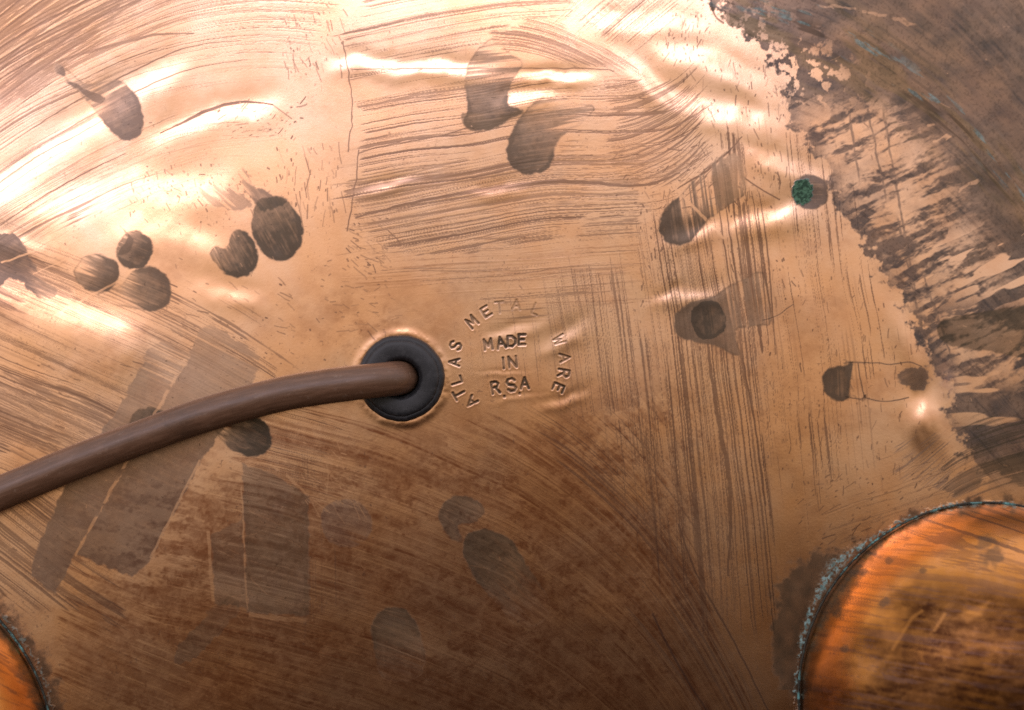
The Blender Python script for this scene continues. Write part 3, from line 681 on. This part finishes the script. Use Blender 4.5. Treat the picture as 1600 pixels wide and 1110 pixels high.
def copper_material(name, clean, warm, rough, bcol, mot=1.0):
    N = NT(name)
    tc = N.n('ShaderNodeTexCoord').outputs['Object']
    A = N.n('ShaderNodeAttribute', attribute_name='wear_a')
    B = N.n('ShaderNodeAttribute', attribute_name='wear_b')
    Cc = N.n('ShaderNodeAttribute', attribute_name='wear_c')
    sa = N.n('ShaderNodeSeparateColor'); N.set(sa.inputs[0], A.outputs['Color'])
    sb = N.n('ShaderNodeSeparateColor'); N.set(sb.inputs[0], B.outputs['Color'])
    sc = N.n('ShaderNodeSeparateColor'); N.set(sc.inputs[0], Cc.outputs['Color'])
    tarn, scr, brown = sa.outputs[0], sa.outputs[1], sa.outputs[2]
    verd, olive, edge = sb.outputs[0], sb.outputs[1], sb.outputs[2]
    drip, rub, heat, green = sc.outputs[0], sc.outputs[1], sc.outputs[2], Cc.outputs['Alpha']
    cloud = N.ramp(N.noise(tc, 26, 5, .6, .3), .36, .66)
    cloud2 = N.ramp(N.noise(tc, 130, 5, .65, .2), .40, .70)
    fine = N.noise(tc, 1900, 3, .6)
    col = N.mix(cloud, clean, warm)
    col = N.mix(N.math('MULTIPLY', cloud2, .35), col, rgb(.80, .42, .22))
    keep = N.math('SUBTRACT', 1.0, N.math('MULTIPLY', rub, .92))
    def part(mask, k): return N.math('MULTIPLY', N.math('MULTIPLY', mask, k), keep)
    bmot = N.ramp(N.noise(tc, 420, 5, .7, .4), .30, .62, 1 - .40 * mot, 1.06)
    col = N.mix(part(N.math('MULTIPLY', brown, bmot), .86 if mot == 1.0 else .96), col, bcol)
    col = N.mix(part(scr, .84), col, rgb(.115, .062, .049))
    tcol = N.mix(N.ramp(N.noise(tc, 90, 5, .65), .38, .62), rgb(.086, .068, .064), rgb(.052, .055, .061))
    tcol = N.mix(olive, tcol, rgb(.080, .066, .040))
    col = N.mix(part(tarn, .93), col, tcol)
    dcol = N.mix(N.ramp(N.noise(tc, 420, 5, .65), .30, .70), rgb(.078, .072, .063), rgb(.052, .048, .042))
    dcol = N.mix(olive, dcol, rgb(.062, .053, .034))
    col = N.mix(part(drip, .93), col, dcol)
    col = N.mix(N.math('MULTIPLY', edge, .85), col, rgb(.055, .038, .026))
    hcol = N.mix(N.ramp(N.noise(tc, 700, 3, .6), .40, .60), rgb(.05, .06, .17), rgb(.17, .06, .13))
    col = N.mix(N.math('MULTIPLY', heat, .3), col, hcol)
    vcol = N.mix(N.ramp(N.noise(tc, 900, 4, .7), .38, .62), rgb(.07, .18, .18), rgb(.26, .45, .46))
    vcol = N.mix(green, vcol, N.mix(N.ramp(N.noise(tc, 1500, 3, .7), .42, .60), rgb(.018, .055, .030), rgb(.075, .175, .105)))
    col = N.mix(verd, col, vcol)
    N.set(N.b.inputs['Base Color'], col)
    dull = N.math('MAXIMUM', N.math('MAXIMUM', tarn, drip), N.math('MAXIMUM', N.math('MULTIPLY', scr, .35), edge))
    dull = N.math('MULTIPLY', dull, keep)
    met = N.mixf(dull, 1.0, .82)
    met = N.mixf(verd, met, 0.0)
    N.set(N.b.inputs['Metallic'], met)
    r0 = N.mixf(N.ramp(N.noise(tc, 60, 4, .6), .3, .7), rough - .02, rough + .03)
    r0 = N.mixf(brown, r0, rough + .05)
    r0 = N.mixf(dull, r0, .38)
    r0 = N.mixf(verd, r0, .85)
    N.set(N.b.inputs['Roughness'], r0)
    # hairline grain and grit
    bp = N.n('ShaderNodeBump', Strength=.16, Distance=.00004)
    N.set(bp.inputs['Height'], N.math('ADD', fine, N.math('MULTIPLY', verd, N.noise(tc, 2500, 3, .7))))
    N.set(N.b.inputs['Normal'], bp.outputs[0])
    return N.m

M_PLATE = copper_material('aged copper sheet', rgb(.955, .632, .435), rgb(.93, .530, .290), .205, rgb(.232, .071, .027))
M_FOOT = copper_material('aged copper foot', rgb(.74, .34, .085), rgb(.62, .255, .055), .25, rgb(.046, .017, .007), .2)

# ------------------------------------------------------------------ the copper body
HZ = H0 + DH * .001
inside_hole = rg < 44
verts = np.stack([(WX - CX) * S, -(WY - CY) * S, HZ], -1).reshape(-1, 3)
idx = np.arange(NX * NY).reshape(NY, NX)
fc = np.stack([idx[1:, :-1], idx[1:, 1:], idx[:-1, 1:], idx[:-1, :-1]], -1).reshape(-1, 4)
ok = (RR < 1500) & ~inside_hole
okf = (ok[1:, :-1] & ok[1:, 1:] & ok[:-1, 1:] & ok[:-1, :-1]).ravel()
fc = fc[okf]
used = np.zeros(NX * NY, bool); used[fc.ravel()] = True
remap = np.cumsum(used) - 1
gv = verts[used]; gf = remap[fc]
# rolled side wall of the vessel
NS = 160
prof = [(1482, float(dome(1482.)) - .0004), (1502, float(dome(1500.)) - .0022), (1524, float(dome(1500.)) - .007), (1540, float(dome(1500.)) - .016), (1546, float(dome(1500.)) - .03), (1546, float(dome(1500.)) - .09)]
sv = []
for r, z in prof:
    for k in range(NS):
        a = 2 * math.pi * k / NS
        sv.append(((GX - CX + r * math.cos(a)) * S, (-(GY - CY) + r * math.sin(a)) * S, z))
sf = []
b0 = len(gv)
for i in range(len(prof) - 1):
    for k in range(NS):
        k2 = (k + 1) % NS
        sf.append((b0 + i * NS + k, b0 + (i + 1) * NS + k, b0 + (i + 1) * NS + k2, b0 + i * NS + k2))
me = mesh_from('body', np.concatenate([gv, np.array(sv)]), np.concatenate([gf, np.array(sf)]), M_PLATE)
ns = len(sv); us = used
def full(A): return np.concatenate([A.ravel()[us], np.zeros(ns, F)])
one = np.ones(len(gv) + ns, F)
attr(me, 'wear_a', [full(TARN), full(SCR), full(BROWN), one])
attr(me, 'wear_b', [full(VERD), full(OLIVE), full(EDGE), one])
attr(me, 'wear_c', [full(DRIP), full(RUB), full(HEAT), full(GREEN)])

root = bpy.data.objects.new('copper_vessel', None); C.objects.link(root)
root.location = (0, 0, 0)
root['label'] = 'upturned tarnished copper vessel with domed base, rubber grommet, brown cable and round feet'
root['category'] = 'vessel'
body = link('body', me, root)
body['label'] = 'scoured copper base with drip marks and stamped lettering'

# ------------------------------------------------------------------ ball feet
def make_foot(k):
    fx, fy, fr = FEET[k]
    r0 = math.hypot(fx - GX, fy - GY)
    zb = float(dome(r0 * .985))
    c = world_pt(fx, fy, zb)
    R = fr * S * (D - zb) / D
    # the base slopes here: the foot leans with it
    nx, ny = (fx - GX) / r0, -(fy - GY) / r0
    sl = (float(dome(r0 - 30.)) - float(dome(r0 + 30.))) / (60 * S) * .8
    ax = np.array([nx * sl, ny * sl, 1.0]); ax /= np.linalg.norm(ax)
    e1 = np.cross([0, 1, 0], ax); e1 /= np.linalg.norm(e1); e2 = np.cross(ax, e1)
    NR, NA = 300, 900
    u = np.linspace(0, 1, NR); a = np.linspace(0, 2 * math.pi, NA, endpoint=False)
    UU, AA = np.meshgrid(u, a, indexing='ij')
    ph = UU * math.radians(104)
    rad = R * np.sin(ph); hh = R * .90 * np.cos(ph)
    P = np.array(c)[None, None, :] + rad[..., None] * (np.cos(AA)[..., None] * e1 + np.sin(AA)[..., None] * e2) + hh[..., None] * ax
    X = P[..., 0] / S + CX; Y = -P[..., 1] / S + CY
    px, py = project(X, Y, P[..., 2]); px = px.astype(F); py = py.astype(F)
    nrm = P - np.array(c); nrm /= np.linalg.norm(nrm, axis=-1, keepdims=True)
    rel = .00022 * (fbm(px / 90, py / 70, 801 + k, 2) - .5) + .00003 * (fbm(px / 16, py / 12, 805 + k, 2) - .5)
    P = P + nrm * rel[..., None]
    slope = .16 if k == 0 else .5
    t = py - slope * (px - fx) + 10 * (fbm(px / 120, py / 120, 811, 2) - .5)
    edge_d = fr - np.hypot(px - fx, py - fy)
    scr = streak(t, px, 5.0, 90, 821 + k, .43) * sstep(10, 40, edge_d) * .55
    scr = np.maximum(scr, streak(t, px, 3.0, 40, 824 + k, .34) * .7)
    tl = py - (.34 if k == 0 else .6) * (px - fx)
    scr = np.maximum(scr, streak(tl, px, 4.0, 260, 827 + k, .42) * sstep(fy - 150, fy - 240, py))
    if k == 0:
        bz = sstep(fx - 215, fx - 70, px + .75 * (py - 940) + 70 * (fbm(px / 40, py / 26, 831, 3) - .5) * 2) * sstep(fy - 225, fy - 120, py - .10 * (px - fx))
        bz = np.maximum(bz, sstep(990, 1090, py + 60 * (fbm(px / 90, py / 30, 839, 3) - .5)) * .9)  # brown tarnish carried across the bottom, painting its shade into the colour
        tri = poly_sd(px, py, [(1496, 960), (1548, 938), (1534, 962), (1512, 974)])
        tri2 = poly_sd(px, py, [(1546, 926), (1640, 940), (1640, 980), (1580, 960)])
        rubm = sstep(-4, 6, tri) * (.10 + .35 * vnoise(t / 5, px / 60, 837))
        for x0, y0, x1, y1 in ((1395, 1015, 1425, 965), (1425, 965, 1440, 955), (1460, 985, 1476, 960)):
            rubm = np.maximum(rubm, sstep(4, 1, seg_dist(px, py, (x0, y0), (x1, y1))) * .22)
        drp = np.zeros_like(px)
        for x0, y0, rx in ((1443, 892, 7), (1382, 942, 10), (1350, 893, 6), (1550, 868, 22), (1540, 848, 16), (1366, 864, 5), (1390, 876, 7), (1320, 1014, 8)):
            e = np.hypot((px - x0) / rx, (py - y0) / (rx * .8)) + .5 * (fbm(px / 9, py / 9, x0, 3) - .5) * 2
            drp = np.maximum(drp, sstep(1.2, .6, e) * .6)
        rub2 = sstep(1.2, .6, np.hypot((px - 1402 - .0 * py) / 16, (py - 853 + .3 * (px - 1402)) / 4) + .8 * (fbm(px / 6, py / 6, 841, 3) - .5)) * 1.0
        rubm = np.maximum(rubm, rub2)
    else:
        bz = .25 * fbm(px / 30, py / 30, 833, 3); rubm = np.zeros_like(px); drp = np.zeros_like(px)
    ang = np.degrees(np.arctan2(-(py - fy), px - fx))
    sw_ = 18 + (30 * np.exp(-((ang - 150) / 16) ** 2) if k == 0 else 10)
    seam = sstep(sw_, sw_ - 26, edge_d + 30 * (fbm(px / 16, py / 16, 851 + k, 4) - .5) * 2)
    drp = np.maximum(drp, seam * (.85 if k == 0 else .9) * (.5 + .9 * fbm(px / 5, py / 5, 853, 3)).clip(0, 1))
    brown = np.clip(bz * (1.0 + .16 * (vnoise(t / 5, px / 90, 863) - .5)) * (.9 + .3 * (fbm(px / 40, py / 14, 861, 3) - .4)), 0, 1)
    vd = sstep(5, 1, edge_d + 8 * (fbm(px / 6, py / 6, 871, 3) - .5) * 2) * .5
    idx = np.arange(NR * NA).reshape(NR, NA)
    r_ = np.roll(idx, -1, 1)
    fcs = np.stack([idx[:-1], idx[1:], r_[1:], r_[:-1]], -1).reshape(-1, 4)
    m = mesh_from('foot', P.reshape(-1, 3), fcs, M_FOOT)
    z = np.zeros_like(px)
    attr(m, 'wear_a', [z, scr, np.clip(brown, 0, 1), z + 1])
    attr(m, 'wear_b', [vd, drp * .6, z, z + 1])
    attr(m, 'wear_c', [drp, rubm, z, z])
    o = link('foot', m, root)
    o['label'] = ('orange copper ball foot streaked dark brown, turquoise crust at its seam' if k == 0 else 'orange copper ball foot with dark greenish seam, cut off by the corner')
    # crusty solder seam
    NM, NK = 700, 12
    am = np.linspace(0, 2 * math.pi, NM, endpoint=False); kk = np.linspace(0, 2 * math.pi, NK, endpoint=False)
    AM, KK = np.meshgrid(am, kk, indexing='ij')
    lump = fbm(AM * 38, KK * 1.2, 881 + k, 3)
    lump[-20:] = lump[-20:] * np.linspace(1, 0, 20)[:, None] + lump[0][None] * np.linspace(0, 1, 20)[:, None]
    tr = .00022 * (.5 + .95 * lump)
    Rr = R * 1.004
    ring_x = (Rr + tr * np.cos(KK)) * np.cos(AM); ring_y = (Rr + tr * np.cos(KK)) * np.sin(AM)
    bx_ = c[0] + ring_x; by_ = c[1] + ring_y
    rr = np.hypot(bx_ / S + CX - GX, -by_ / S + CY - GY)
    bz_ = dome(rr) + tr * np.sin(KK) + .0001
    idx = np.arange(NM * NK).reshape(NM, NK)
    i2 = np.roll(idx, -1, 0); i3 = np.roll(idx, -1, 1); i4 = np.roll(i2, -1, 1)
    m = mesh_from('solder_seam', np.stack([bx_, by_, bz_], -1).reshape(-1, 3), np.stack([idx, i2, i4, i3], -1).reshape(-1, 4), M_SEAM)
    link('solder_seam', m, o)

N = NT('verdigris crust')
tc = N.n('ShaderNodeTexCoord').outputs['Object']
v = N.mix(N.ramp(N.noise(tc, 420, 5, .7), .47, .62), rgb(.022, .019, .013), rgb(.12, .30, .30))
v = N.mix(N.ramp(N.noise(tc, 60, 3, .6), .42, .62), v, rgb(.035, .028, .018))
N.set(N.b.inputs['Base Color'], v); N.b.inputs['Roughness'].default_value = .8
bp = N.n('ShaderNodeBump', Strength=.6, Distance=.0002); N.set(bp.inputs['Height'], N.noise(tc, 1800, 4, .7)); N.set(N.b.inputs['Normal'], bp.outputs[0])
M_SEAM = N.m
for k in range(len(FEET)):
    make_foot(k)

# ------------------------------------------------------------------ rubber grommet
N = NT('black rubber')
tc = N.n('ShaderNodeTexCoord').outputs['Object']
dust = N.ramp(N.noise(tc, 650, 8, .78, .3), .46, .72)
N.set(N.b.inputs['Base Color'], N.mix(N.math('MULTIPLY', dust, .55), rgb(.013, .014, .017), rgb(.062, .061, .064)))
N.set(N.b.inputs['Roughness'], N.mixf(dust, .50, .70))
bp = N.n('ShaderNodeBump', Strength=.22, Distance=.00012); N.set(bp.inputs['Height'], N.noise(tc, 900, 5, .65)); N.set(N.b.inputs['Normal'], bp.outputs[0])
M_RUB = N.m
gprof = [(.4, -4.6), (20, -4.4), (30, -3.6), (30.5, -2.6), (27.6, -1.2), (27.4, .1), (28.6, 1.0), (30.8, 1.5), (34, 1.86), (40, 2.0), (47, 2.06), (53, 2.02), (56.5, 1.86), (58.4, 1.62), (59.2, 1.44), (61.0, 1.42), (63.6, 1.28), (66.0, .9), (67.2, .4), (67.0, -.05), (64, -.25), (50, -.3), (46, -1), (44, -3)]  # first points add a black floor that closes off the bright background below
gprof = catmull(gprof, 4, False)
NA = 220
gv = []; gf = []
hx, hy, _ = world_pt(626.5, 591, .0012)
for i, (r, z) in enumerate(gprof):
    for k in range(NA):
        a = 2 * math.pi * k / NA
        wob = 1 + .009 * math.sin(3 * a + 1) + .006 * math.sin(7 * a) + .004 * math.sin(13 * a + 2) + .0025 * math.sin(29 * a)
        sq = .10 * math.sin(2 * a + .6) * max(0, z)
        gv.append((r * wob * S * math.cos(a), r * wob * S * math.sin(a), (z + sq) * .001))
for i in range(len(gprof) - 1):
    for k in range(NA):
        k2 = (k + 1) % NA
        gf.append((i * NA + k, i * NA + k2, (i + 1) * NA + k2, (i + 1) * NA + k))
o = link('grommet', mesh_from('grommet', np.array(gv), np.array(gf), M_RUB), root)
o.location = (hx, hy, .0003)
o['label'] = 'black rubber ring grommet round the cable hole'

# ------------------------------------------------------------------ brown cable
N = NT('brown cable sheath')
tc = N.n('ShaderNodeTexCoord').outputs['UV']
mp = N.n('ShaderNodeMapping'); N.set(mp.inputs[0], tc); mp.inputs['Scale'].default_value = (3, 30, 1)
st = N.noise(mp.outputs[0], 1.0, 4, .6)
cabc = N.mix(N.ramp(st, .40, .66), rgb(.108, .055, .031), rgb(.150, .080, .048))
cabc = N.mix(N.math('MULTIPLY', N.ramp(N.noise(to := N.n('ShaderNodeTexCoord').outputs['Object'], 140, 7, .75, .4), .48, .72), .6), cabc, rgb(.060, .034, .022))
N.set(N.b.inputs['Base Color'], N.mix(N.math('MULTIPLY', N.ramp(N.noise(to, 700, 5, .7), .58, .74), .5), cabc, rgb(.24, .17, .125)))
N.set(N.b.inputs['Roughness'], N.mixf(N.noise(to, 300, 5, .6), .28, .46))
bp = N.n('ShaderNodeBump', Strength=.25, Distance=.00015)
N.set(bp.inputs['Height'], N.math('ADD', st, N.math('MULTIPLY', N.noise(to, 1200, 3), .4)))
N.set(N.b.inputs['Normal'], bp.outputs[0])
M_CAB = N.m
# picture position of the axis, height of the axis above the crown (mm)
cab = [(636, 590.5, -14), (634, 590.5, -8), (630, 590.5, -3), (623, 591, .8), (608, 592.5, 3.4), (585, 595, 4.9), (550, 599, 5.3), (500, 605.5, 5.0), (440, 616, 4.6), (370, 634, 4.2), (300, 655, 3.9), (220, 684, 3.6), (140, 714, 3.4), (70, 742, 3.4), (0, 771, 3.8), (-80, 806, 5), (-200, 862, 9), (-340, 940, 16)]
path = [world_pt(a, b, c * .001) for a, b, c in catmull(cab, 10, False)]
P = np.array(path)
T = np.gradient(P, axis=0); T /= np.linalg.norm(T, axis=1, keepdims=True)
up = np.array([0, 0, 1.0])
NC = 40; rad = 27.2 * S
vs = []; L = 0; uvv = []
side = np.cross(T[0], [0, 1, 0]); side /= np.linalg.norm(side)
for i in range(len(P)):
    side = side - T[i] * side.dot(T[i]); side /= np.linalg.norm(side)
    b = np.cross(T[i], side)
    if i: L += np.linalg.norm(P[i] - P[i - 1])
    for k in range(NC):
        a = 2 * math.pi * k / NC
        rr = rad * (1 + .006 * math.sin(L * 260) + .012 * math.cos(2 * a))
        vs.append(P[i] + rr * (math.cos(a) * side + math.sin(a) * b)); uvv.append((L * 60, k / NC))
fs = [(i * NC + k, i * NC + (k + 1) % NC, (i + 1) * NC + (k + 1) % NC, (i + 1) * NC + k) for i in range(len(P) - 1) for k in range(NC)]
m = mesh_from('power_cable', np.array(vs), np.array(fs), M_CAB)
uvl = m.uv_layers.new(name='UVMap')
li = np.zeros(len(m.loops), np.int32); m.loops.foreach_get('vertex_index', li)
uva = np.array(uvv, np.float32)[li]
uvl.data.foreach_set('uv', uva.ravel())
o = link('power_cable', m, root)
o['label'] = 'thick brown power cable curving out of the grommet'

# ------------------------------------------------------------------ light
w = bpy.data.worlds.new('World'); bpy.context.scene.world = w; w.use_nodes = True
nt = w.node_tree; bg = nt.nodes['Background']
# a room whose window side (+y) is bright and whose far side is dim
tcw = nt.nodes.new('ShaderNodeTexCoord'); sx = nt.nodes.new('ShaderNodeSeparateXYZ')
nt.links.new(tcw.outputs['Generated'], sx.inputs[0])
cr = nt.nodes.new('ShaderNodeValToRGB'); mr = nt.nodes.new('ShaderNodeMapRange')
mr.inputs[1].default_value = -.5; mr.inputs[2].default_value = .5
ab = nt.nodes.new('ShaderNodeMath'); ab.operation = 'ABSOLUTE'; nt.links.new(sx.outputs['X'], ab.inputs[0])
ma = nt.nodes.new('ShaderNodeMath'); ma.operation = 'MULTIPLY_ADD'; ma.inputs[1].default_value = .36
lx = nt.nodes.new('ShaderNodeMath'); lx.operation = 'MULTIPLY_ADD'; lx.inputs[1].default_value = -.16     # added tilt that brightens the left of the room
nt.links.new(sx.outputs['X'], lx.inputs[0]); nt.links.new(sx.outputs['Y'], lx.inputs[2])
nt.links.new(ab.outputs[0], ma.inputs[0]); nt.links.new(lx.outputs[0], ma.inputs[2])
nt.links.new(ma.outputs[0], mr.inputs[0]); nt.links.new(mr.outputs[0], cr.inputs[0])
els = cr.color_ramp.elements
els[0].position = .08; els[0].color = (.014, .0095, .006, 1)
els[1].position = .90; els[1].color = (1.12, 1.01, 1.04, 1)
for p, c in ((.22, (.030, .0165, .0085, 1)), (.36, (.088, .054, .030, 1)), (.46, (.30, .215, .132, 1)), (.53, (.50, .395, .265, 1)), (.62, (.65, .525, .415, 1)), (.75, (.90, .77, .70, 1))):
    e = els.new(p); e.color = c
nt.links.new(cr.outputs[0], bg.inputs[0]); bg.inputs[1].default_value = 1.0

def area(name, loc, target, sx, sy, power, col):
    l = bpy.data.lights.new(name, 'AREA'); l.shape = 'RECTANGLE'; l.size = sx; l.size_y = sy
    l.energy = power; l.color = col
    o = bpy.data.objects.new(name, l); C.objects.link(o)
    o.location = loc
    from mathutils import Vector
    o.rotation_euler = (Vector(target) - Vector(loc)).to_track_quat('-Z', 'Y').to_euler()
    return o

area('window_light', (-.36, .60, 1.23), (-.36, .0, 0), 1.55, .26, 3.8, (1.0, .91, 1.10))
area('window_light', (-.35, .98, .98), (-.35, .0, 0), 1.3, .12, .6, (1.0, .93, 1.0))

# ------------------------------------------------------------------ camera
cam = bpy.data.cameras.new('Camera'); co = bpy.data.objects.new('Camera', cam); C.objects.link(co)
co.location = (0, 0, D); co.rotation_euler = (0, 0, 0)
cam.sensor_width = 36; cam.lens = 36 * D / (1600 * S)
cam.clip_start = .005; cam.clip_end = 50
cam.dof.use_dof = True; cam.dof.focus_distance = D + .001; cam.dof.aperture_fstop = 8.0
sc = bpy.context.scene
sc.camera = co
sc.view_settings.view_transform = 'Standard'; sc.view_settings.look = 'None'
sc.view_settings.exposure = 0; sc.view_settings.gamma = 1; sc.view_settings.use_curve_mapping = False
sc.render.engine = 'CYCLES'
sc.cycles.use_denoising = False
sc.cycles.max_bounces = 8; sc.cycles.glossy_bounces = 5
